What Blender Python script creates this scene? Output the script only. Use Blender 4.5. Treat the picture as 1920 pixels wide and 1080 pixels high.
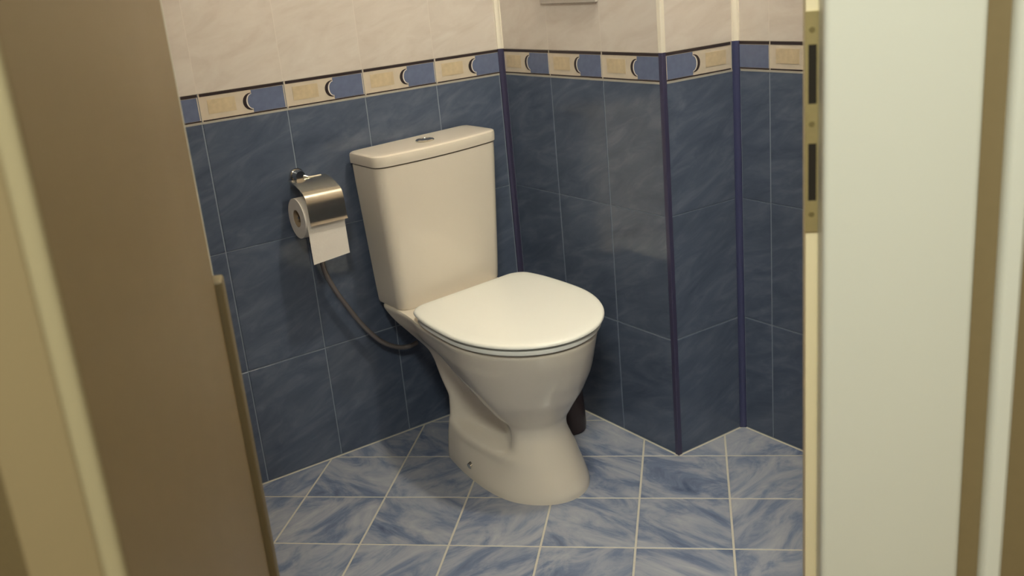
import bpy, bmesh, math, random
from mathutils import Vector, Matrix
random.seed(7)
SC = bpy.context.scene
COL = SC.collection
for o in list(bpy.data.objects):
    bpy.data.objects.remove(o)

# ---------------------------------------------------------------- camera
CAM = Vector((-1.4837, -2.2044, 1.1622))
YAW, PITCH, ROLL, FPX = 0.9898, -0.3148, -0.0944, 1878.67
d = Vector((math.cos(PITCH)*math.cos(YAW), math.cos(PITCH)*math.sin(YAW), math.sin(PITCH)))
r0 = Vector((math.sin(YAW), -math.cos(YAW), 0)); u0 = r0.cross(d)
rr = math.cos(ROLL)*r0 + math.sin(ROLL)*u0
uu = -math.sin(ROLL)*r0 + math.cos(ROLL)*u0
cd = bpy.data.cameras.new('camera'); cam = bpy.data.objects.new('camera', cd); COL.objects.link(cam)
cam.matrix_world = Matrix(((rr.x, uu.x, -d.x, CAM.x), (rr.y, uu.y, -d.y, CAM.y), (rr.z, uu.z, -d.z, CAM.z), (0, 0, 0, 1)))
cd.sensor_width = 36.0; cd.lens = FPX/1920*36; cd.clip_start = .01
cd.dof.use_dof = True; cd.dof.focus_distance = 2.0; cd.dof.aperture_fstop = 8.0
SC.camera = cam

# ---------------------------------------------------------------- world, exposure
w = bpy.data.worlds.new('world'); SC.world = w; w.use_nodes = True
w.node_tree.nodes['Background'].inputs[0].default_value = (1, .9, .75, 1)
w.node_tree.nodes['Background'].inputs[1].default_value = 0.02
SC.view_settings.view_transform = 'Standard'; SC.view_settings.look = 'None'
SC.view_settings.gamma = 1.0; SC.view_settings.use_curve_mapping = False
SC.view_settings.exposure = 1.24
LAMP_BATH = 100.0          # emission of the bathroom ceiling globe
LAMP_HALL = 27.0          # emission of the corridor ceiling globe
LIGHT_COL = (1.0, .95, .78)

# ---------------------------------------------------------------- materials
def rgb(r, g, b):
    f = lambda c: ((c/255+.055)/1.055)**2.4 if c > 10 else c/255/12.92
    return (f(r), f(g), f(b))
def mat(name, col, rough=.5, metal=0., emit=None, strength=0., coat=0., bump=0., bscale=60., var=0., spec=.5):
    m = bpy.data.materials.new(name); m.use_nodes = True
    nt = m.node_tree; b = nt.nodes['Principled BSDF']
    b.inputs['Base Color'].default_value = (*col, 1)
    b.inputs['Roughness'].default_value = rough; b.inputs['Metallic'].default_value = metal
    b.inputs['Specular IOR Level'].default_value = spec
    b.inputs['Coat Weight'].default_value = coat
    if emit:
        b.inputs['Emission Color'].default_value = (*emit, 1); b.inputs['Emission Strength'].default_value = strength
    if bump or var:
        tc = nt.nodes.new('ShaderNodeTexCoord'); n = nt.nodes.new('ShaderNodeTexNoise')
        n.inputs['Scale'].default_value = bscale; n.inputs['Detail'].default_value = 4
        nt.links.new(tc.outputs['Object'], n.inputs['Vector'])
        if var:
            mx = nt.nodes.new('ShaderNodeMix'); mx.data_type = 'RGBA'
            mx.inputs['A'].default_value = (*[c*(1-var) for c in col], 1); mx.inputs['B'].default_value = (*[min(1, c*(1+var)) for c in col], 1)
            nt.links.new(n.outputs['Fac'], mx.inputs['Factor']); nt.links.new(mx.outputs['Result'], b.inputs['Base Color'])
        if bump:
            bp = nt.nodes.new('ShaderNodeBump'); bp.inputs['Strength'].default_value = bump; bp.inputs['Distance'].default_value = .002
            nt.links.new(n.outputs['Fac'], bp.inputs['Height']); nt.links.new(bp.outputs['Normal'], b.inputs['Normal'])
    return m
def marble(name, stops, scale, stretch, rough, rotz=0., rand_rot=False, tilt=0., dist=1.2, spec=.5):
    """streaky glazed tile; every tile draws its own piece of the pattern"""
    m = bpy.data.materials.new(name); m.use_nodes = True
    nt = m.node_tree; N = nt.nodes; L = nt.links; b = N['Principled BSDF']
    b.inputs['Roughness'].default_value = rough; b.inputs['Specular IOR Level'].default_value = spec
    tc = N.new('ShaderNodeTexCoord'); oi = N.new('ShaderNodeObjectInfo')
    vr = N.new('ShaderNodeVectorRotate'); vr.rotation_type = 'AXIS_ANGLE'
    vr.inputs['Axis'].default_value = (0, 0, 1) if rand_rot else (0, 1, 0)
    if rand_rot:
        q = N.new('ShaderNodeMath'); q.operation = 'MULTIPLY'; q.inputs[1].default_value = 4
        fl = N.new('ShaderNodeMath'); fl.operation = 'FLOOR'
        mu = N.new('ShaderNodeMath'); mu.operation = 'MULTIPLY_ADD'; mu.inputs[1].default_value = math.pi/2; mu.inputs[2].default_value = rotz
        L.new(oi.outputs['Random'], q.inputs[0]); L.new(q.outputs[0], fl.inputs[0]); L.new(fl.outputs[0], mu.inputs[0]); L.new(mu.outputs[0], vr.inputs['Angle'])
    else:
        vr.inputs['Angle'].default_value = tilt
    L.new(tc.outputs['Object'], vr.inputs['Vector'])
    mp = N.new('ShaderNodeMapping'); mp.inputs['Scale'].default_value = stretch
    L.new(vr.outputs[0], mp.inputs['Vector'])
    mw = N.new('ShaderNodeMath'); mw.operation = 'MULTIPLY'; mw.inputs[1].default_value = 90
    L.new(oi.outputs['Random'], mw.inputs[0])
    n1 = N.new('ShaderNodeTexNoise'); n1.noise_dimensions = '4D'; n1.inputs['Scale'].default_value = scale
    n1.inputs['Detail'].default_value = 6; n1.inputs['Roughness'].default_value = .62; n1.inputs['Distortion'].default_value = dist
    L.new(mp.outputs[0], n1.inputs['Vector']); L.new(mw.outputs[0], n1.inputs['W'])
    cr = N.new('ShaderNodeValToRGB'); e = cr.color_ramp.elements
    while len(e) > 1: e.remove(e[-1])
    e[0].position = stops[0][0]; e[0].color = (*stops[0][1], 1)
    for p, c in stops[1:]:
        x = e.new(p); x.color = (*c, 1)
    L.new(n1.outputs['Fac'], cr.inputs['Fac']); L.new(cr.outputs['Color'], b.inputs['Base Color'])
    bp = N.new('ShaderNodeBump'); bp.inputs['Strength'].default_value = .05; bp.inputs['Distance'].default_value = .002
    L.new(n1.outputs['Fac'], bp.inputs['Height']); L.new(bp.outputs['Normal'], b.inputs['Normal'])
    return m
M = {}
M['tile_blue'] = marble('blue_glazed_wall_tile', [(.25, (.066, .085, .130)), (.5, (.098, .122, .180)), (.72, (.145, .171, .238))], 9, (.7, 1, 2.2), .12, tilt=.35)
M['tile_cream'] = marble('cream_glazed_wall_tile', [(.25, (.60, .52, .46)), (.5, (.67, .60, .54)), (.75, (.73, .67, .61))], 10, (.7, 1, 2.0), .2, tilt=.3)
M['tile_floor'] = marble('blue_marbled_floor_tile', [(.27, (.075, .105, .185)), (.42, (.165, .20, .30)), (.53, (.29, .315, .39)), (.70, (.41, .415, .46))], 6, (.8, 2.0, 1), .22, rotz=.6, rand_rot=True, dist=1.4)
M['grout_wall'] = mat('grey_blue_wall_grout', (.22, .26, .33), .8, bump=.2, bscale=200)
M['grout_upper'] = mat('cream_wall_grout', (.70, .63, .56), .8)
M['grout_floor'] = mat('cream_floor_grout', (.52, .49, .43), .8, bump=.2, bscale=200, var=.1)
M['joint_light'] = mat('pale_joint', (.42, .40, .36), .6)
M['border_base'] = mat('border_cream', (.66, .57, .46), .25, var=.12, bscale=40)
M['border_yellow'] = mat('border_yellow', (.62, .50, .33), .3, var=.2, bscale=70)
M['border_blue'] = mat('border_blue', (.145, .175, .285), .25, var=.18, bscale=60)
M['border_dark'] = mat('border_dark', (.04, .028, .03), .3)
M['border_white'] = mat('border_white', (.78, .72, .66), .3)
M['trim_violet'] = mat('violet_plastic_trim', (.055, .05, .10), .3)
M['trim_blue'] = mat('blue_plastic_trim', (.055, .06, .135), .3)
M['trim_cream'] = mat('cream_plastic_trim', (.85, .78, .66), .35)
M['ceramic'] = mat('cream_white_ceramic', (.80, .72, .61), .12, spec=.5)
M['seat'] = mat('white_seat_plastic', (.90, .89, .83), .25)
M['chrome'] = mat('chrome', (.72, .70, .64), .12, 1.0)
M['chrome_dull'] = mat('worn_chrome', (.62, .58, .50), .22, 1.0, bump=.08, bscale=25)
M['paper'] = mat('tissue_paper', (.80, .74, .68), .9, bump=.3, bscale=250)
M['card'] = mat('cardboard', (.40, .30, .20), .9)
M['hose'] = mat('braided_steel_hose', (.28, .245, .235), .38, .7, bump=.5, bscale=400)
M['brush'] = mat('dark_brown_plastic', (.05, .033, .034), .3)
M['bristle'] = mat('grey_bristle', (.3, .3, .3), .8)
M['rubber'] = mat('dark_rubber', (.02, .02, .02), .6)
M['paint_white'] = mat('white_door_paint', (.72, .73, .66), .38, bump=.05, bscale=30)
M['paint_brown'] = mat('brown_wall_paint', (.22, .165, .08), .7, bump=.15, bscale=90, var=.05)
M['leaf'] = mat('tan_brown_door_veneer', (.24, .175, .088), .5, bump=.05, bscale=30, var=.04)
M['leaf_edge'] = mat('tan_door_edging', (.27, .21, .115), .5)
M['leaf_corner'] = mat('lighter_tan_door_edge', (.36, .31, .19), .45)
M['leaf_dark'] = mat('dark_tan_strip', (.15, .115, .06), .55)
M['gasket'] = mat('cream_rubber_gasket', (.80, .70, .47), .5)
M['brass'] = mat('brass_plate', (.60, .52, .28), .35, .75, var=.12, bscale=120)
M['screw'] = mat('tarnished_screw', (.30, .25, .12), .4, .7)
M['slot_shade'] = mat('painted_slot_shade', (.014, .010, .005), .9)
M['plaster'] = mat('white_plaster', (.80, .78, .72), .9)
M['hall_floor'] = mat('corridor_laminate', (.26, .17, .09), .45, var=.15, bscale=12)
M['lamp_glow'] = mat('bathroom_globe', (.9, .9, .85), .4, emit=LIGHT_COL, strength=LAMP_BATH)
M['lamp_glow_hall'] = mat('corridor_globe', (.9, .9, .85), .4, emit=(.97, 1.0, .88), strength=LAMP_HALL)

# ---------------------------------------------------------------- helpers
def obj(name, bm, m, parent=None, smooth=False, loc=None, rotz=0.):
    me = bpy.data.meshes.new(name); bmesh.ops.recalc_face_normals(bm, faces=bm.faces[:]); bm.to_mesh(me); bm.free()
    for k in (m if isinstance(m, (list, tuple)) else [m]): me.materials.append(M[k])
    if smooth:
        for p in me.polygons: p.use_smooth = True
        try: me.set_sharp_from_angle(angle=math.radians(38))
        except Exception: pass
    o = bpy.data.objects.new(name, me); COL.objects.link(o)
    if loc: o.location = loc
    o.rotation_euler.z = rotz
    if parent: o.parent = parent
    return o
def copy(o, parent=None):
    c = o.copy(); COL.objects.link(c); c.parent = parent
    return c
def tag(o, label, cat=None, group=None, kind=None):
    o['label'] = label
    if cat: o['category'] = cat
    if group: o['group'] = group
    if kind: o['kind'] = kind
    return o
def empty(name, loc=(0, 0, 0), rotz=0.):
    o = bpy.data.objects.new(name, None); COL.objects.link(o); o.location = loc; o.rotation_euler.z = rotz
    o.empty_display_size = .05
    return o
def box(bm, x0, x1, y0, y1, z0, z1, bevel=0., seg=2, mi=0):
    vs = [bm.verts.new((x, y, z)) for x in (x0, x1) for y in (y0, y1) for z in (z0, z1)]
    q = [(0, 1, 3, 2), (4, 6, 7, 5), (0, 4, 5, 1), (2, 3, 7, 6), (0, 2, 6, 4), (1, 5, 7, 3)]
    fs = [bm.faces.new([vs[i] for i in f]) for f in q]
    for f in fs: f.material_index = mi
    if bevel:
        es = list({e for f in fs for e in f.edges})
        bmesh.ops.bevel(bm, geom=es, offset=bevel, segments=seg, affect='EDGES', profile=.5)
    return bm
def prism(bm, poly, z0, z1, axis='z', bevel_top=0., mi=0):
    n = len(poly)
    def P(a, b, c): return (a, b, c) if axis == 'z' else ((a, c, b) if axis == 'y' else (c, a, b))
    lo = [bm.verts.new(P(a, b, z0)) for a, b in poly]; hi = [bm.verts.new(P(a, b, z1)) for a, b in poly]
    fs = [bm.faces.new(lo[::-1]), bm.faces.new(hi)]
    for i in range(n): fs.append(bm.faces.new((lo[i], lo[(i+1) % n], hi[(i+1) % n], hi[i])))
    for f in fs: f.material_index = mi
    if bevel_top: bmesh.ops.bevel(bm, geom=list(fs[1].edges), offset=bevel_top, segments=1, affect='EDGES')
    return bm
def cyl(bm, p0, p1, r0, r1=None, n=20):
    r1 = r0 if r1 is None else r1
    p0, p1 = Vector(p0), Vector(p1); a = (p1-p0).normalized()
    s = a.cross(Vector((0, 0, 1)) if abs(a.z) < .9 else Vector((1, 0, 0))).normalized(); t = a.cross(s)
    A, B = [], []
    for i in range(n):
        c, q = math.cos(2*math.pi*i/n), math.sin(2*math.pi*i/n)
        A.append(bm.verts.new(p0+r0*(c*s+q*t))); B.append(bm.verts.new(p1+r1*(c*s+q*t)))
    for i in range(n): bm.faces.new((A[i], A[(i+1) % n], B[(i+1) % n], B[i]))
    bm.faces.new(A[::-1]); bm.faces.new(B)
    return bm
def lathe(bm, prof, c=(0, 0, 0), n=32):
    rings = []
    for r, z in prof:
        if r < 1e-5: rings.append([bm.verts.new((c[0], c[1], c[2]+z))]); continue
        rings.append([bm.verts.new((c[0]+r*math.cos(2*math.pi*i/n), c[1]+r*math.sin(2*math.pi*i/n), c[2]+z)) for i in range(n)])
    for a, b in zip(rings, rings[1:]):
        for i in range(n):
            j = (i+1) % n
            if len(a) == 1 and len(b) == 1: continue
            if len(a) == 1: bm.faces.new((a[0], b[i], b[j]))
            elif len(b) == 1: bm.faces.new((a[i], a[j], b[0]))
            else: bm.faces.new((a[i], a[j], b[j], b[i]))
    return bm
def smoothpath(pts, sub=8):
    P = [Vector(p) for p in pts]; P = [2*P[0]-P[1]]+P+[2*P[-1]-P[-2]]; out = []
    for i in range(1, len(P)-2):
        for k in range(sub):
            t = k/sub
            out.append(.5*((2*P[i])+(-P[i-1]+P[i+1])*t+(2*P[i-1]-5*P[i]+4*P[i+1]-P[i+2])*t*t+(-P[i-1]+3*P[i]-3*P[i+1]+P[i+2])*t**3))
    out.append(P[-2]); return out
def tube(bm, pts, r, n=12):
    rings = []
    for i, p in enumerate(pts):
        t = (pts[min(i+1, len(pts)-1)]-pts[max(i-1, 0)]).normalized()
        s = t.cross(Vector((0, 1, .01))).normalized(); q = t.cross(s)
        rings.append([bm.verts.new(p+r*(math.cos(2*math.pi*k/n)*s+math.sin(2*math.pi*k/n)*q)) for k in range(n)])
    for a, b in zip(rings, rings[1:]):
        for k in range(n): bm.faces.new((a[k], a[(k+1) % n], b[(k+1) % n], b[k]))
    bm.faces.new(rings[0][::-1]); bm.faces.new(rings[-1])
    return bm
NB = bmesh.new

# ---------------------------------------------------------------- the room's measures
TW, TH, ZS, HS = .20, .2953, .886, .0629      # wall tile pitch, row pitch, top of blue tiles, border height
YB, XC, CEIL = .603, .2221, 2.45              # depth of the boxed-in pier, its offset, ceiling height
GAP = .003
REV = math.radians(45.71)                     # the door wall runs with the floor tiles
EP = Vector((math.cos(REV), math.sin(REV), 0)); EQ = Vector((math.sin(REV), -math.cos(REV), 0))
def W(q, p, z=0.): return Vector((CAM.x, CAM.y, 0)) + EQ*q + EP*p + Vector((0, 0, z))   # door frame -> world
P0, P1 = .875, .945                           # corridor face and bathroom face of the door wall
HALL = Matrix.Translation((CAM.x, CAM.y, 0)) @ Matrix(((EQ.x, EP.x, 0, 0), (EQ.y, EP.y, 0, 0), (0, 0, 1, 0), (0, 0, 0, 1)))
def hall(o):
    o.matrix_world = HALL; return o

# ---------------------------------------------------------------- walls of the bathroom
def wall_slab(name, poly, label):
    bm = NB(); prism(bm, poly(.0012), 0, ZS+HS, mi=0); prism(bm, poly(.0001), ZS+HS, CEIL, mi=1)   # joints recessed behind the tile faces
    o = obj(name, bm, ['grout_wall', 'grout_upper']); tag(o, label, 'wall', kind='structure'); return o
wallA = wall_slab('wall_back', lambda R: [(-2.06, R), (.001, R), (.001, .1), (-2.06, .1)], 'tiled back wall behind the toilet, blue below a patterned border and beige above')
wallB = wall_slab('wall_right', lambda R: [(R, .1), (R, -YB+R), (.1, -YB+R), (.1, .1)], 'short tiled wall of the boxed-in pier right of the toilet')
wallC = wall_slab('wall_pier', lambda R: [(.1, -YB+R), (XC+.1, -YB+R), (XC+.1, -.45), (.1, -.45)], 'narrow tiled face of the pier between its outer and inner corner')
wallD = wall_slab('wall_far_right', lambda R: [(XC+R, -YB+R), (XC+R, -2.56), (XC+.1, -2.56), (XC+.1, -YB+R)], 'tiled wall running from the pier towards the white door frame')
tile_mesh = {}
def tile_obj(kind, wd, ht, parent, x, y, zc, rot):
    key = (kind, round(wd, 4), round(ht, 4))
    if key not in tile_mesh:
        bm = NB(); box(bm, -wd/2, wd/2, 0, .008, -ht/2, ht/2)
        es = [e for e in bm.edges if all(abs(v.co.y) < 1e-6 for v in e.verts)]
        bmesh.ops.bevel(bm, geom=es, offset=.0008 if kind == 'tile_blue' else .0003, segments=1, affect='EDGES')
        tile_mesh[key] = obj('wall_tile', bm, kind, None)
        o = tile_mesh[key]
    else:
        o = copy(tile_mesh[key])
    o.parent = parent; o.location = (x, y, zc); o.rotation_euler.z = rot
    return o
# border tile: cream panel, crescent, blue panel between two dark lines
def arc_poly(cx, rx, rz, a0, a1, n=12):
    return [(cx+rx*math.cos(math.radians(a0+(a1-a0)*i/n)), rz*math.sin(math.radians(a0+(a1-a0)*i/n))) for i in range(n+1)]
bt_mesh = {}
def flat(name, poly, m, y=-.0006):
    bm = NB(); prism(bm, poly, y, .001, axis='y'); o = obj(name, bm, m); me = o.data; bpy.data.objects.remove(o); return me
BW, BH = TW-.002, HS-.001
def rect(x0, x1, z0, z1): return [(x0, z0), (x1, z0), (x1, z1), (x0, z1)]
def border_parts(flip, blue_only=False):
    f = -1 if flip else 1
    fx = lambda poly: [(x*f, z) for x, z in poly]
    zb, zt = -BH/2+.0045, BH/2-.0080
    parts = []
    if blue_only:
        w0 = -.094/2
        parts.append(('dark_line', rect(w0, -w0, zt+.001, BH/2-.0005), 'border_dark')); parts.append(('dark_line', rect(w0, -w0, -BH/2+.0012, zb-.0006), 'border_dark'))
        parts.append(('blue_panel', rect(w0+.001, -w0-.001, zb, zt), 'border_blue'))
        return parts
    parts.append(('dark_line', rect(-BW/2+.003, BW/2, zt+.001, BH/2-.0005), 'border_dark'))
    parts.append(('dark_line', rect(-BW/2+.003, BW/2, -BH/2+.0012, zb-.0006), 'border_dark'))
    parts.append(('yellow_panel', rect(-BW/2+.018, -.018, -.0155, .0155), 'border_yellow'))
    zc = (zb+zt)/2
    outer = [(x, z+zc) for x, z in arc_poly(.018, .019, .019, 90, 270)]
    inner = [(x, z+zc) for x, z in arc_poly(.021, .014, .0175, 90, 270)]
    parts.append(('crescent', outer+inner[::-1], 'border_dark'))
    hl = [(x, z+zc) for x, z in arc_poly(.021, .0110, .0160, 90, 270)]
    parts.append(('crescent_highlight', inner+hl[::-1], 'border_white'))
    parts.append(('blue_panel', [(x, z+zc) for x, z in arc_poly(.021, .0105, .0160, 90, 270)]+[(.021, zb), (BW/2-.002, zb), (BW/2-.002, zt), (.021, zt)], 'border_blue'))
    return [(n, fx(p), m) for n, p, m in parts]
bt_cache = {}
def border_tile(parent, x, y, rot, flip=False, blue_only=False):
    key = (flip, blue_only)
    if key not in bt_cache:
        wd = .094 if blue_only else BW
        bm = NB(); box(bm, -wd/2, wd/2, 0, .008, -BH/2, BH/2); b = obj('border_tile', bm, 'border_base'); me = b.data; bpy.data.objects.remove(b)
        bt_cache[key] = (me, [(n, flat(n, p, m)) for n, p, m in border_parts(*key)])
    me, parts = bt_cache[key]
    o = bpy.data.objects.new('border_tile', me); COL.objects.link(o); o.parent = parent; o.location = (x, y, ZS+HS/2); o.rotation_euler.z = rot
    for n, pm in parts:
        c = bpy.data.objects.new(n, pm); COL.objects.link(c); c.parent = o
def tiled(parent, u_to_xy, rot, spans, border):
    """spans: (u0, u1) of each tile column along the wall; rows from the floor up"""
    for a, b in spans:
        x, y = u_to_xy((a+b)/2); wd = b-a-GAP
        for k in range(3):
            top = ZS-k*TH; zb = max(.002, top-TH)
            tile_obj('tile_blue', wd, top-zb-GAP, parent, x, y, (top+zb)/2-(.0015 if k == 0 else 0), rot)
        zz = ZS+HS
        for k in range(5):
            t = min(zz+TH, CEIL-.004); tile_obj('tile_cream', wd+.0020, t-zz-.0012, parent, x, y, (t+zz)/2, rot); zz += TH
    for a, b, fl, bo in border:
        x, y = u_to_xy((a+b)/2); border_tile(parent, x, y, rot, fl, bo)
A0 = .0035  # tiles start at the corner profile
colsA = [(A0+.009 if k == 0 else k*TW+A0, (k+1)*TW+A0) for k in range(10)]
tiled(wallA, lambda u: (-u, 0.), 0., colsA, [(k*TW+A0, (k+1)*TW+A0, False, False) for k in range(10)])
colsB = [(A0+.009, TW+A0), (TW+A0, 2*TW+A0), (2*TW+A0, YB-.008)]
tiled(wallB, lambda u: (0., -u), -math.pi/2, colsB, [(k*TW+A0-.001, (k+1)*TW+A0-.001, False, False) for k in range(3)])
tiled(wallC, lambda u: (u, -YB), 0., [(.008, XC-.010)], [(.0095, .2095, True, False)])
colsD = [(.011, .0962)]+[(.0962+k*TW, .0962+(k+1)*TW) for k in range(9)]
tiled(wallD, lambda u: (XC, -YB-u), -math.pi/2, colsD, [(.0015, .0962, False, True)]+[(.0962+k*TW, .0962+(k+1)*TW, False, False) for k in range(9)])
# pale joint under the border, dark-free, one strip for each wall
def strip(parent, x0, x1, y0, y1, z0, z1, name='pale_joint', m='joint_light'):
    bm = NB(); box(bm, x0, x1, y0, y1, z0, z1); return obj(name, bm, m, parent)
strip(wallA, -2.0, -.012, -.0004, .004, ZS-.0036, ZS+.0004)
strip(wallB, -.0004, .004, -YB+.006, -.012, ZS-.0036, ZS+.0004)
strip(wallC, .008, XC-.012, -YB-.0004, -YB+.004, ZS-.0036, ZS+.0004)
strip(wallD, XC-.0004, XC+.004, -2.5, -YB-.014, ZS-.0036, ZS+.0004)
# corner profiles: dark plastic up to the border, cream above it
def corner_profile(name, x, y, sx, sy, size, low, label, outer=False, n=8):
    """quarter-round bar; (sx, sy) points from the corner into the room"""
    root = empty(name, (x, y, 0)); tag(root, label, 'trim', kind='structure')
    if outer: poly = [(size*.8*-sx, 0), (size*.8*-sx, sy*.0015)]+[(sx*.0015*math.sin(a), sy*.0015*math.cos(a)) for a in [i*math.pi/2/n for i in range(n+1)]]+[(sx*.0015, size*.8*-sy), (0, size*.8*-sy)]
    else: poly = [(.0005*-sx, .0005*-sy), (sx*size, .0)]+[(sx*(size-size*.75*math.sin(a)), sy*(size-size*.75*math.cos(a))) for a in [i*math.pi/2/n for i in range(n+1)]][0:]+[(0, sy*size)]
    bm = NB(); prism(bm, poly, .001, ZS+HS); obj('lower_profile', bm, low, root, True)
    bm = NB(); prism(bm, poly, ZS+HS, CEIL-.002); obj('upper_profile', bm, 'trim_cream', root, True)
    return root
corner_profile('trim_1', 0, 0, -1, -1, .012, 'trim_violet', 'dark violet corner profile in the corner behind the cistern')
corner_profile('trim_2', 0, -YB, -1, -1, .012, 'trim_violet', 'violet edging profile on the projecting corner of the pier', outer=True)
corner_profile('trim_3', XC, -YB, -1, -1, .012, 'trim_blue', 'blue corner profile where pier meets the far right wall')
for i, (a, b, lab) in enumerate([((-2., 0), (0, 0), 'pale joint along the foot of the back wall'), ((0, 0), (0, -YB), 'pale joint along the foot of the pier side beside the toilet'),
                                 ((0, -YB), (XC, -YB), 'pale joint along the foot of the narrow pier face'), ((XC, -YB), (XC, -2.5), 'pale joint along the foot of the far right wall')]):
    bm = NB(); h = .004
    if a[1] == b[1]: prism(bm, [(a[1], .0003), (a[1]-h, .0003), (a[1], .0018)], a[0], b[0], axis='x')
    else: prism(bm, [(a[0], .0003), (a[0]-h, .0003), (a[0], .0018)], b[1], a[1], axis='y')
    o = obj('trim_%d' % (i+4), bm, 'grout_floor'); tag(o, lab, 'trim', kind='structure')
# remaining enclosure
yl = W(-1.64, P1).y
bm = NB(); prism(bm, [(-2.0, .1), (-2.1, .1), (-2.1, yl-.2), (-2.0, yl-.02)], 0, ZS+HS, mi=0); prism(bm, [(-2.0, .1), (-2.1, .1), (-2.1, yl-.2), (-2.0, yl-.02)], ZS+HS, CEIL, mi=1); tag(obj('wall_left', bm, ['tile_blue', 'tile_cream']), 'blue and beige tiled wall closing the bathroom on the left', 'wall', kind='structure')
bm = NB(); box(bm, -2.1, XC+.1, -2.9, .1, CEIL, CEIL+.08); tag(obj('ceiling', bm, 'plaster'), 'white bathroom ceiling', 'ceiling', kind='structure')

# ---------------------------------------------------------------- floor
PHI, S, OX, OY = -.773, .1972, -.4534, -.4325
e1 = Vector((math.cos(PHI), math.sin(PHI))); e2 = Vector((-math.sin(PHI), math.cos(PHI)))
bm = NB()
pl = [W(-1.66, P0+.035), W(1.5, P0+.035)]
prism(bm, [(-2.06, .06), (pl[0].x, pl[0].y), (pl[1].x, pl[1].y), (XC+.06, .06)], -.05, -.0009)
floor = obj('floor', bm, 'grout_floor'); tag(floor, 'blue marbled bathroom floor tiles laid diagonally with pale joints', 'floor', kind='structure')
def clip(poly, n, c):  # keep n.x <= c
    out = []
    for i in range(len(poly)):
        a, b = poly[i], poly[(i+1) % len(poly)]; da, db = n.dot(a)-c, n.dot(b)-c
        if da <= 0: out.append(a)
        if da*db < 0: out.append(a+(b-a)*(da/(da-db)))
    return out
dn = Vector((-EP.x, -EP.y)); dc = dn.dot(Vector((W(0, P0+.04).x, W(0, P0+.04).y)))
planes = [(Vector((-1, 0)), 2.03), (Vector((1, 0)), XC+.03), (Vector((0, 1)), .03), (dn, dc)]
full_tile = None
g = .0046/2
for i in range(-12, 12):
    for j in range(-6, 16):
        c = e1*(OX+(i+.5)*S)+e2*(OY-(j-.5)*S)
        if c.x > .10 and c.y > -YB+.22: continue
        q = [c+e1*(sx*(S/2-g))+e2*(sy*(S/2-g)) for sx, sy in ((-1, -1), (1, -1), (1, 1), (-1, 1))]
        pol = q
        for n, cc in planes:
            pol = clip(pol, n, cc)
            if len(pol) < 3: break
        if len(pol) < 3: continue
        if pol == q:
            if full_tile is None:
                bm = NB(); hs = S/2-g; prism(bm, [(-hs, -hs), (hs, -hs), (hs, hs), (-hs, hs)], -.008, 0, bevel_top=.0009); full_tile = obj('floor_tile', bm, 'tile_floor', floor); o = full_tile
            else: o = copy(full_tile, floor)
            o.location = (c.x, c.y, 0); o.rotation_euler.z = PHI
        else:
            ar = abs(sum(a.x*b.y-a.y*b.x for a, b in zip(pol, pol[1:]+pol[:1])))/2
            if ar < 2e-4: continue
            rel = [Vector(((v-c).dot(e1), (v-c).dot(e2))) for v in pol]
            bm = NB(); prism(bm, [(v.x, v.y) for v in rel], -.008, 0); o = obj('floor_tile', bm, 'tile_floor', floor); o.location = (c.x, c.y, 0); o.rotation_euler.z = PHI

# ---------------------------------------------------------------- door wall, corridor (built in the door wall's own axes: x right, y into the bathroom)
QL, QR, HEAD = -.505, .110, 2.02              # rough opening
bm = NB()
for a, b, z0, z1 in ((-1.64, QL-.02, 0, CEIL), (QR+.02, 1.45, 0, CEIL), (QL-.02, QR+.02, HEAD+.02, CEIL)):
    for c0, c1 in ([(0, ZS+HS), (ZS+HS, CEIL)] if z0 == 0 else [(z0, z1)]): box(bm, a, b, P0+.012, P1, c0, c1)
bm.normal_update()
for f in bm.faces:
    c = f.calc_center_median(); f.material_index = 0 if c.y < P1-.001 else (1 if c.z < ZS else 2)
o = hall(obj('wall_front', bm, ['paint_brown', 'tile_blue', 'tile_cream'])); tag(o, 'brown painted corridor wall around the bathroom doorway', 'wall', kind='structure')
root = empty('door_1'); tag(root, 'white painted door frame with brass strike plate at the right of the picture', 'door frame', kind='structure')
def fpart(name, m, *bx, bevel=.0, parent=None, seg=2):
    bm = NB()
    for b in bx: box(bm, *b, bevel=bevel, seg=seg)
    return obj(name, bm, m, parent or root, bevel > 0)
fpart('casing', 'paint_white', (.1098, .2362, P0, P0+.03, 0, HEAD+.125), bevel=.006, seg=4)
# narrow outer lath; brown wall in the gap stands in for a groove's shade
prof = [(.2560, P0+.0125), (.2560, P0+.006), (.2585, P0+.001), (.2620, P0-.001), (.2715, P0-.001), (.2745, P0+.002), (.2745, P0+.0125)]
bm = NB(); prism(bm, prof, 0, HEAD+.16); obj('outer_lath', bm, 'paint_white', root, True)
fpart('jamb', 'paint_white', (.1098, .1290, P0+.02, P1+.003, 0, HEAD))
fpart('door_stop', 'gasket', (.0990, .1120, .914, P1-.010, 0, HEAD-.012), bevel=.0012)
fpart('casing', 'paint_white', (QL-.105, QL-.005, P0, P0+.03, 0, HEAD+.125), bevel=.004)
fpart('jamb', 'paint_white', (QL-.019, QL, P0+.02, P1+.003, 0, HEAD))
fpart('head_jamb', 'paint_white', (QL, QR-.0002, P0+.02, P1+.003, HEAD, HEAD+.019))
fpart('head_casing', 'paint_white', (QL-.005, .1098, P0, P0+.03, HEAD+.004, HEAD+.125), bevel=.004)
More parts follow.
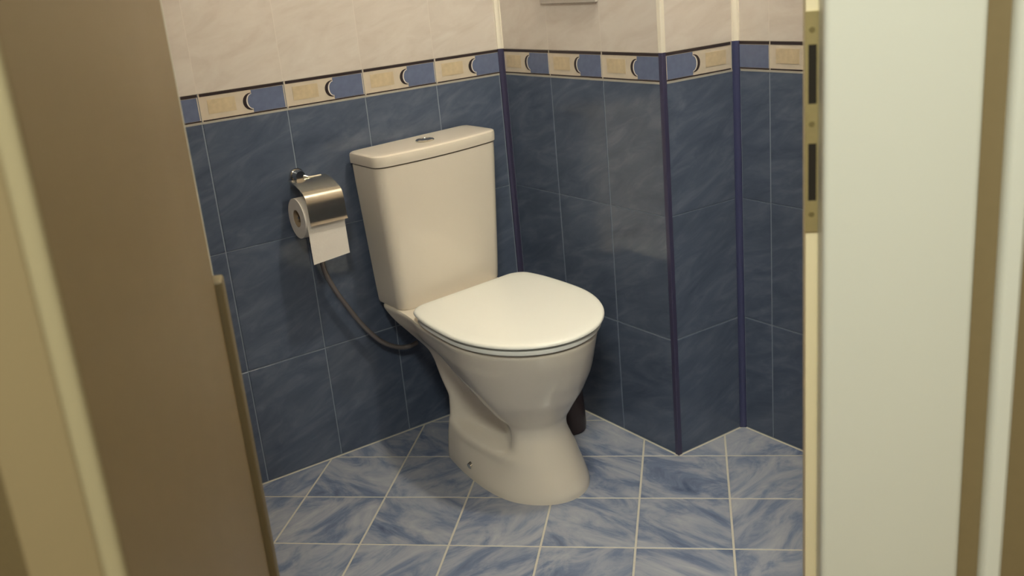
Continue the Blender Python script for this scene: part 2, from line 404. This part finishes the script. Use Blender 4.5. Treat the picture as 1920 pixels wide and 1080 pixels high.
# strike plate on the stop, 20 cm tall, two slots and three screws
STRIKE = dict(top=1.0985, s1t=1.0705, s1b=1.0195, s2t=.9845, s2b=.9325, bot=.9035, c1=1.083, c2=1.002, c3=.920)
pf, pb = .9125, .9139
plate_bm = NB()
x0, x1, xa, xb = .0984, .1096, .1012, .1082
box(plate_bm, x0, x1, pf, pb, STRIKE['s1t'], STRIKE['top']); box(plate_bm, x0, x1, pf, pb, STRIKE['s2t'], STRIKE['s1b']); box(plate_bm, x0, x1, pf, pb, STRIKE['bot'], STRIKE['s2b'])
for a, b in (('s1b', 's1t'), ('s2b', 's2t')):
    box(plate_bm, x0, xa, pf, pb, STRIKE[a], STRIKE[b]); box(plate_bm, xb, x1, pf, pb, STRIKE[a], STRIKE[b])
plate = obj('strike_plate', plate_bm, 'brass', root); plate['label'] = 'brass strike plate with two slots painted dark'
for a, b in (('s1b', 's1t'), ('s2b', 's2t')):
    bm = NB(); box(bm, xa-.0003, xb+.0003, pb-.0006, pb+.0004, STRIKE[a]-.0005, STRIKE[b]+.0005); obj('bolt_slot_shade', bm, 'slot_shade', plate)  # near-black slab painted as the shade inside an open mortise; no hole behind
for k in ('c1', 'c2', 'c3'):
    bm = NB(); cyl(bm, (.1042, pf-.0005, STRIKE[k]), (.1042, pf+.001, STRIKE[k]), .0024, .003, 14); obj('screw', bm, 'screw', plate, True)
hall(root)
# door leaf standing open towards the corridor
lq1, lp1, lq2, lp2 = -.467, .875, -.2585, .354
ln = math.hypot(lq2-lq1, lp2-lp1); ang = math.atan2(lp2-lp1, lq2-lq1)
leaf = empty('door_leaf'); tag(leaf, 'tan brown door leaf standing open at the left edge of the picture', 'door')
def lpart(name, m, *bx, bevel=0., parent=None):
    bm = NB()
    for b in bx: box(bm, *b, bevel=bevel, seg=3)
    o = obj(name, bm, m, parent or leaf, bevel > 0); return o
# local x runs from hinge to free edge, local y<0 is the side away from the camera
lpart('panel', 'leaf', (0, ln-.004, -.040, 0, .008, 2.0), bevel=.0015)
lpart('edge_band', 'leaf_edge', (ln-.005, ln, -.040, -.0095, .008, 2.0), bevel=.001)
lpart('edge_strip', 'leaf_corner', (ln-.005, ln+.0005, -.0100, 0, .008, 2.0), bevel=.003)  # narrow corner strip of the free edge, in a lighter tan
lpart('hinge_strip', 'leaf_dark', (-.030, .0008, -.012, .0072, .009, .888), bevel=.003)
bm = NB(); cyl(bm, (ln-.055, -.041, 1.02), (ln-.055, -.085, 1.02), .009, n=16); cyl(bm, (ln-.055, -.080, 1.02), (ln-.165, -.080, 1.02), .008, n=16)
obj('handle', bm, 'chrome', leaf, True)
for z in (.25, 1.75):
    bm = NB(); cyl(bm, (-.004, -.034, z), (-.004, -.034, z+.09), .007, n=14); obj('hinge', bm, 'chrome', leaf, True)
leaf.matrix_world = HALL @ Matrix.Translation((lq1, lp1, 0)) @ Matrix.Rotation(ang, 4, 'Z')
# corridor shell
def hbox(name, m, b, label, cat):
    bm = NB(); box(bm, *b); o = hall(obj(name, bm, m)); tag(o, label, cat, kind='structure'); return o
hbox('floor_corridor', 'hall_floor', (-1.30, 1.10, -1.6, P0+.0345, -.05, 0), 'brown laminate corridor floor in front of the doorway', 'floor')
hbox('wall_corridor_left', 'paint_brown', (-1.40, -1.30, -1.6, P0+.011, 0, CEIL), 'brown painted corridor wall left of the open door', 'wall')
hbox('wall_corridor_right', 'paint_brown', (1.10, 1.20, -1.6, P0+.011, 0, CEIL), 'brown painted corridor wall right of the doorway', 'wall')
hbox('wall_corridor_rear', 'paint_brown', (-1.30, 1.10, -1.7, -1.6, 0, CEIL), 'brown painted corridor wall behind the viewer', 'wall')
hbox('ceiling_corridor', 'plaster', (-1.40, 1.20, -1.7, P0+.011, CEIL, CEIL+.08), 'white corridor ceiling', 'ceiling')

# ---------------------------------------------------------------- lamps
def ceiling_lamp(x, y, glow, label, r):
    t = empty('ceiling_lamp', (x, y, CEIL)); tag(t, label, 'lamp')
    bm = NB(); lathe(bm, [(0, -.001), (r*.75, -.001), (r*.75, -.018), (r*.68, -.024), (0, -.024)]); obj('base', bm, 'paint_white', t, True)
    bm = NB(); lathe(bm, [(r*math.sin(a), -.022-r*.75*(1-math.cos(a))) for a in [math.pi-.65-i*(math.pi-.65)/14 for i in range(14)]][::1]+[(0, -.022)] if False else
                     [(r*math.cos(a), -.055+r*.7*math.sin(a)) for a in [.45-i*(.45+math.pi/2)/14 for i in range(14)]]+[(0, -.055-r*.7)])
    obj('globe', bm, glow, t, True)
    return t
ceiling_lamp(-.24, -1.05, 'lamp_glow', 'small round glass ceiling lamp lighting the bathroom', .07)
hl = W(-.02, -.42)
ceiling_lamp(hl.x, hl.y, 'lamp_glow_hall', 'wide round glass ceiling lamp in the corridor', .26)

# ---------------------------------------------------------------- toilet
TX = -.31
toilet = empty('toilet', (TX, 0, 0)); tag(toilet, 'cream white close-coupled toilet with closed lid in the tiled corner', 'toilet')
ST = [.05, .15, .20, .24, .28, .34, .40, .44, .475, .52, .60]
LV = [  # z, back, front, half widths at ST, back corner radius, front rounding
    (0.000, .186, .5894, [.086, .090, .097, .104, .111, .118, .1214, .120, .116, .1114, .1014], .03, .13),
    (0.015, .186, .5889, [.086, .090, .097, .104, .110, .116, .119, .118, .114, .109, .099], .03, .13),
    (0.045, .188, .5799, [.085, .089, .095, .101, .106, .109, .110, .107, .1035, .0999, .090], .03, .12),
    (0.070, .190, .5670, [.085, .088, .093, .098, .101, .102, .101, .0985, .096, .0935, .084], .03, .11),
    (0.090, .191, .5570, [.085, .088, .090, .094, .097, .098, .096, .094, .092, .089, .080], .03, .10),
    (0.100, .192, .5525, [.084, .087, .089, .088, .085, .083, .081, .083, .086, .0855, .078], .03, .096),
    (0.112, .192, .5465, [.084, .087, .086, .070, .060, .056, .056, .064, .079, .081, .075], .03, .09),
    (0.140, .192, .5360, [.084, .087, .084, .060, .050, .046, .048, .058, .073, .0745, .070], .03, .085),
    (0.165, .192, .5375, [.084, .087, .084, .060, .050, .048, .056, .067, .0755, .0765, .0725], .03, .085),
    (0.185, .184, .5490, [.085, .087, .084, .060, .050, .056, .078, .087, .089, .088, .083], .03, .10),
    (0.210, .173, .5650, [.087, .088, .085, .063, .057, .076, .097, .104, .107, .105, .100], .03, .12),
    (0.235, .166, .5834, [.089, .090, .088, .069, .070, .095, .112, .118, .1224, .1204, .1134], .03, .14),
    (0.260, .159, .5980, [.093, .094, .092, .080, .088, .114, .127, .132, .135, .133, .125], .03, .16),
    (0.288, .147, .6155, [.103, .103, .101, .100, .112, .132, .141, .145, .147, .145, .136], .03, .19),
    (0.330, .110, .6350, [.128, .128, .130, .137, .143, .151, .157, .160, .161, .159, .149], .03, .22),
    (0.352, .070, .6440, [.138, .139, .143, .149, .153, .158, .162, .164, .1645, .1625, .156], .03, .235),
    (0.370, .040, .6490, [.143, .144, .149, .156, .159, .163, .166, .168, .1685, .1665, .161], .03, .24),
    (0.384, .030, .6520, [.146, .147, .152, .160, .163, .167, .170, .171, .1715, .1695, .165], .03, .245),
    (0.389, .034, .6500, [.143, .144, .150, .158, .161, .165, .168, .169, .170, .168, .163], .03, .245)]
def lerp(xs, ys, x):
    if x <= xs[0]: return ys[0]
    if x >= xs[-1]: return ys[-1]
    for i in range(len(xs)-1):
        if x <= xs[i+1]:
            h = xs[i+1]-xs[i]; t = (x-xs[i])/h
            m0 = (ys[i+1]-ys[max(i-1, 0)])/(xs[i+1]-xs[max(i-1, 0)]); m1 = (ys[min(i+2, len(xs)-1)]-ys[i])/(xs[min(i+2, len(xs)-1)]-xs[i])
            return (2*t**3-3*t*t+1)*ys[i]+(t**3-2*t*t+t)*h*m0+(-2*t**3+3*t*t)*ys[i+1]+(t**3-t*t)*h*m1
def outline(db, df, hws, rb, rf, n=60, sts=ST, pw=2.0):
    side = []
    for i in range(n+1):
        dd = db+(df-db)*(1-math.cos(math.pi*i/n))/2
        hw = lerp(sts, hws, dd)
        if dd > df-rf: hw *= max(0, 1-((dd-(df-rf))/rf)**pw)**(1/pw)
        if dd < db+rb: t = (db+rb-dd)/rb; hw -= rb*(1-math.sqrt(max(0, 1-t*t)))
        side.append((hw, dd))
    return side
def loft(bm, slices):
    rings = []
    for z, side in slices:
        pts = [(x, -y, z) for x, y in side]+[(-x, -y, z) for x, y in side[-2:0:-1]]
        if side[0][0] > 1e-6: pts.append((-side[0][0], -side[0][1], z))
        rings.append([bm.verts.new(p) for p in pts])
    n = len(rings[0])
    for a, b in zip(rings, rings[1:]):
        for i in range(n): bm.faces.new((a[i], a[(i+1) % n], b[(i+1) % n], b[i]))
    bm.faces.new(rings[0][::-1]); bm.faces.new(rings[-1])
    return bm
def sm(a, b, x):
    t = max(0, min(1, (x-a)/(b-a))); return t*t*(3-2*t)
def settle(bm, turn=0., bow=0.):
    # the pan stands slightly crooked: its right side a few millimetres higher, the seat turned a little
    for v in bm.verts:
        dd = -v.co.y
        v.co.x -= turn*(dd-.25) + bow*sm(.27, .38, v.co.z)*max(0, min(1, (dd-.25)/.35))
        k = .05 if v.co.z < .42 else .05-.018*min(1, (v.co.z-.42)/.33)
        v.co.z += k*v.co.x*min(1, v.co.z/.35)
    return bm
zs = [l[0] for l in LV]
sl = []
nz = 110
for i in range(nz+1):
    z = zs[-1]*i/nz
    g_ = lambda f: lerp(zs, [f(l) for l in LV], z)
    sl.append((z, outline(g_(lambda l: l[1]), g_(lambda l: l[2]), [g_(lambda l, k=k: l[3][k]) for k in range(len(ST))], g_(lambda l: l[4]), g_(lambda l: l[5]))))
bm = NB(); loft(bm, sl); settle(bm, bow=.010); bowl = obj('bowl', bm, 'ceramic', toilet, True)
for s in (-1, 1):   # floor fixing on each side of the foot
    bm = NB(); cyl(bm, (s*.105, -.335, .032), (s*.1165, -.336, .030), .009, .0075, 16); obj('fixing_cap', bm, 'chrome', bowl, True)
# cistern: tapering tank with a bowed front, separate lid, button
def tank_outline(hw, back, fs, fm, rc, n=14):
    """half outline as (x, depth): straight back, rounded front corners, bowed front"""
    pts = [(hw-.004, back), (hw, back+.004)]
    pts += [(hw, back+.004+(fs-rc-back-.004)*k/4) for k in range(1, 5)]
    for i in range(1, 9):
        a = i*math.pi/2/8*.86
        pts.append((hw-rc+rc*math.cos(a), fs-rc+rc*math.sin(a)))
    x0_, y0_ = pts[-1]
    for i in range(1, n+1):
        t = i/n; x = x0_*(1-t); pts.append((x, y0_+(fm-y0_)*(1-(x/x0_)**2)))
    return pts
def loft_open(bm, slices, tilt=0.):
    rings = []
    for z, side in slices:
        pts = [(x, -y, z+tilt*x) for x, y in side]+[(-x, -y, z-tilt*x) for x, y in side[-2::-1]]
        rings.append([bm.verts.new(p) for p in pts])
    n = len(rings[0])
    for a, b in zip(rings, rings[1:]):
        for i in range(n): bm.faces.new((a[i], a[(i+1) % n], b[(i+1) % n], b[i]))
    bm.faces.new(rings[0][::-1]); bm.faces.new(rings[-1])
    return bm
ks = []
for z, t in [(.388, -.10), (.390, -.04), (.396, .0), (.42, .09), (.46, .22), (.52, .40), (.58, .57), (.64, .74), (.70, .92), (.741, 1.0)]:
    if t < 0: hw, fs, fm = .147+t*.06, .150+t*.06, .161+t*.06
    else: hw, fs, fm = .147+.0205*t, .150+.0085*t, .161+.0105*t
    ks.append((z, tank_outline(hw, .022, fs, fm, .032)))
bm = NB(); loft_open(bm, ks, 0)
settle(bm); bmesh.ops.translate(bm, verts=bm.verts[:], vec=(.004, 0, 0))
tank = obj('cistern', bm, 'ceramic', toilet, True)
ks = []
for z, g_ in [(.7435, -.004), (.7435, .0), (.7445, .0018), (.752, .0025), (.763, .0025), (.7675, .0012), (.7695, -.0022), (.7703, -.008), (.7706, -.03)]:
    ks.append((z, tank_outline(.1680+g_, .018, .159+g_, .172+g_, max(.018, .031+g_))))
bm = NB(); loft_open(bm, ks, 0); settle(bm); bmesh.ops.translate(bm, verts=bm.verts[:], vec=(.004, 0, 0)); lid_c = obj('cistern_lid', bm, 'ceramic', toilet, True)
bm = NB(); lathe(bm, [(0, .0), (.023, .0), (.023, .003), (.021, .0048), (.018, .0050), (.0175, .0035), (0, .0035)], (0, -.098, .7700), 28); obj('button_ring', bm, 'chrome', lid_c, True)
for s in (-1, 1):
    bm = NB(); prism(bm, [(s*(.0008+.0158*math.sin(a)), -.098+.0165*math.cos(a)) for a in [i*math.pi/12 for i in range(13)]], .7725, .7745, bevel_top=.0008)
    obj('flush_button', bm, 'chrome_dull', lid_c, True)
# seat ring and lid
SST = [.21, .25, .30, .36, .42, .60]
def seat_outline(ins, df, back):
    return outline(back+ins, df-ins, [v-ins for v in (.152, .166, .175, .179, .180, .18)], .03, .247-ins, n=44, sts=SST, pw=2.0)
bm = NB(); loft(bm, [(z, seat_outline(i, .664, .222)) for z, i in ((.3945, .010), (.3952, .0070), (.397, .0055), (.4025, .0055), (.4047, .0065), (.4058, .011))]); settle(bm, .03)
obj('seat', bm, 'seat', toilet, True)
bm = NB(); loft(bm, [(z, seat_outline(i, .667, .212)) for z, i in ((.4118, .006), (.4122, .002), (.4137, .0), (.416, .0), (.4188, .0015), (.4205, .005), (.4215, .011), (.4220, .03))]); settle(bm, .03)
obj('lid', bm, 'seat', toilet, True)
for s in (-1, 1):
    bm = NB(); cyl(bm, (s*.055, -.214, .4045), (s*.10, -.214, .4045), .0085, n=18); cyl(bm, (s*.078, -.210, .387), (s*.078, -.210, .402), .010, n=18); settle(bm); obj('hinge', bm, 'seat', toilet, True)
for s in (-1, 1):
    for dd in (.33, .56):
        bm = NB(); cyl(bm, (s*.10, -dd, .4050), (s*.10, -dd, .4115), .008, n=12); settle(bm); obj('buffer', bm, 'rubber', toilet)
        bm = NB(); cyl(bm, (s*.10, -dd, .3885), (s*.10, -dd, .3952), .008, n=12); settle(bm); obj('buffer', bm, 'rubber', toilet)
toilet.rotation_euler.z = math.radians(0)

# ---------------------------------------------------------------- paper holder and roll
RX0, RX1, RY, RZ, RR = -.647, -.549, -.062, .645, .047
ph = empty('paper_holder', (-.608, 0, .733)); tag(ph, 'chrome toilet paper holder with lidded cover on the blue wall', 'paper holder')
def prt(name, bm, m, parent, smooth=True):
    o = obj(name, bm, m, parent, smooth); o.matrix_parent_inverse = Matrix.Translation(parent.location).inverted(); return o
bm = NB(); cyl(bm, (-.608, 0, .733), (-.608, -.008, .733), .0165, .0165, 24); cyl(bm, (-.608, -.008, .733), (-.608, -.028, .733), .0145, .0115, 24)
prt('rosette', bm, 'chrome', ph)
bm = NB(); tube(bm, smoothpath([(-.600, -.026, .731), (-.590, -.030, .727), (-.575, -.030, .726), (-.560, -.030, .726)]), .0042); prt('hinge_bar', bm, 'chrome', ph)
bm = NB(); tube(bm, smoothpath([(-.562, -.030, .726), (-.549, -.032, .720), (-.545, -.040, .700), (-.544, -.055, .665), (-.547, -.062, .6455), (-.560, -.062, .6455), (-.620, -.062, .6455), (-.643, -.062, .6455)]), .0035); prt('arm', bm, 'chrome', ph)
# cover: bent sheet hanging from the bar over the front of the roll
pp = [(-.030, .727), (-.060, .722), (-.090, .7115), (-.106, .703), (-.1135, .690), (-.1165, .672), (-.1180, .656), (-.1190, .642), (-.1215, .634)]
path = smoothpath([(0, a, b) for a, b in pp], 5)
bm = NB(); prev = None; cx0, cx1, th = -.640, -.548, .0012
for i, p in enumerate(path):
    tg = (path[min(i+1, len(path)-1)]-path[max(i-1, 0)]).normalized(); nn = Vector((0, tg.z, -tg.y))
    row = [bm.verts.new((x, p.y+nn.y*s, p.z+nn.z*s)) for x in (cx0, cx1) for s in (-th/2, th/2)]
    if prev:
        a, b = prev, row
        for u, v in ((0, 1), (1, 3), (3, 2), (2, 0)): bm.faces.new((a[u], a[v], b[v], b[u]))
    else: bm.faces.new((row[0], row[1], row[3], row[2]))
    prev = row
bm.faces.new((prev[0], prev[2], prev[3], prev[1]))
prt('cover', bm, 'chrome_dull', ph)
roll = empty('toilet_roll', ((RX0+RX1)/2, RY, RZ)); tag(roll, 'white toilet paper roll with loose sheet hanging in the chrome holder', 'toilet paper')
def ring_tube(bm, x0, x1, cy, cz, ro, ri, n=40):
    V = [[bm.verts.new((x, cy+r*math.cos(2*math.pi*i/n), cz+r*math.sin(2*math.pi*i/n))) for i in range(n)] for x, r in ((x0, ri), (x0, ro), (x1, ro), (x1, ri))]
    for a, b in ((0, 1), (1, 2), (2, 3), (3, 0)):
        for i in range(n): bm.faces.new((V[a][i], V[a][(i+1) % n], V[b][(i+1) % n], V[b][i]))
    return bm
bm = NB(); ring_tube(bm, RX0, RX1, RY, RZ, RR, .0205); prt('paper', bm, 'paper', roll)
bm = NB(); ring_tube(bm, RX0+.0005, RX1-.0005, RY, RZ, .0204, .019); prt('core', bm, 'card', roll)
bm = NB(); prev = None
sh = smoothpath([(0, RY-.02, RZ+.0428), (0, RY-.037, RZ+.0300), (0, RY-.0468, RZ+.006), (0, RY-.0485, RZ-.02), (0, RY-.050, RZ-.06), (0, RY-.0515, RZ-.098)], 6)
for i, p in enumerate(sh):
    t_ = i/(len(sh)-1); zl = p.z-.004*t_; zr = p.z+.004*t_
    row = [bm.verts.new((RX0+.003, p.y-.0004, zl)), bm.verts.new((RX0+.003, p.y+.0004, zl)), bm.verts.new((RX1-.003, p.y+.0004, zr)), bm.verts.new((RX1-.003, p.y-.0004, zr))]
    if prev:
        for k in range(4): bm.faces.new((prev[k], prev[(k+1) % 4], row[(k+1) % 4], row[k]))
    else: bm.faces.new(row)
    prev = row
bm.faces.new(prev[::-1]); prt('loose_sheet', bm, 'paper', roll)

# ---------------------------------------------------------------- water hose
hz = empty('water_hose', (-.60, 0, .53)); tag(hz, 'braided steel water hose curving along the back wall to the cistern', 'hose')
bm = NB(); tube(bm, smoothpath([(-.590, -.030, .535), (-.587, -.030, .500), (-.570, -.030, .450), (-.540, -.030, .390), (-.505, -.030, .330), (-.465, -.032, .280), (-.425, -.036, .254), (-.395, -.040, .248), (-.370, -.042, .252)], 8), .0062, 12); prt('braided_tube', bm, 'hose', hz)
bm = NB(); cyl(bm, (-.5895, -.030, .556), (-.590, -.030, .532), .008, .008, 6); prt('union_nut', bm, 'chrome', hz)
bm = NB(); cyl(bm, (-.588, 0, .568), (-.588, -.036, .568), .0085, .0085, 18); cyl(bm, (-.588, -.003, .568), (-.588, 0, .568), .014, .014, 20); cyl(bm, (-.588, -.030, .574), (-.5895, -.030, .552), .0075, .0075, 16); prt('angle_valve', bm, 'chrome', hz)

# ---------------------------------------------------------------- brush pot between toilet and pier
bx, by = -.098, -.300
pot = empty('toilet_brush_holder', (bx, by, 0)); tag(pot, 'dark brown toilet brush pot on the floor between toilet and pier', 'brush holder')
bm = NB(); lathe(bm, [(0, .0), (.040, .0), (.045, .004), (.046, .02), (.044, .07), (.040, .125), (.041, .128), (.038, .128), (.037, .122), (.040, .02), (0, .012)]); obj('pot', bm, 'brush', pot, True)
br = empty('toilet_brush', (bx, by, .016)); tag(br, 'dark toilet brush standing in the brown pot behind the toilet', 'toilet brush')
bm = NB(); lathe(bm, [(0, .0), (.024, .004), (.030, .03), (.028, .07), (.012, .085), (0, .085)]); obj('brush_head', bm, 'bristle', br, True)
bm = NB(); lathe(bm, [(0, .08), (.007, .08), (.006, .16), (.008, .21), (.010, .225), (.006, .232), (0, .232)]); obj('handle', bm, 'brush', br, True)

# ---------------------------------------------------------------- panel on the pier wall, cut by the top of the picture
pn = empty('access_panel', (0, -.30, 1.057)); tag(pn, 'white plastic panel on the beige tiles of the pier, cut by the top edge', 'panel')
bm = NB(); box(bm, -.010, -.0005, -.105, .105, 0, .25, bevel=.003); obj('frame', bm, 'tile_cream', pn, True)
bm = NB(); box(bm, -.0125, -.0095, -.092, .092, .014, .236, bevel=.001); obj('cover_plate', bm, 'trim_cream', pn, True)
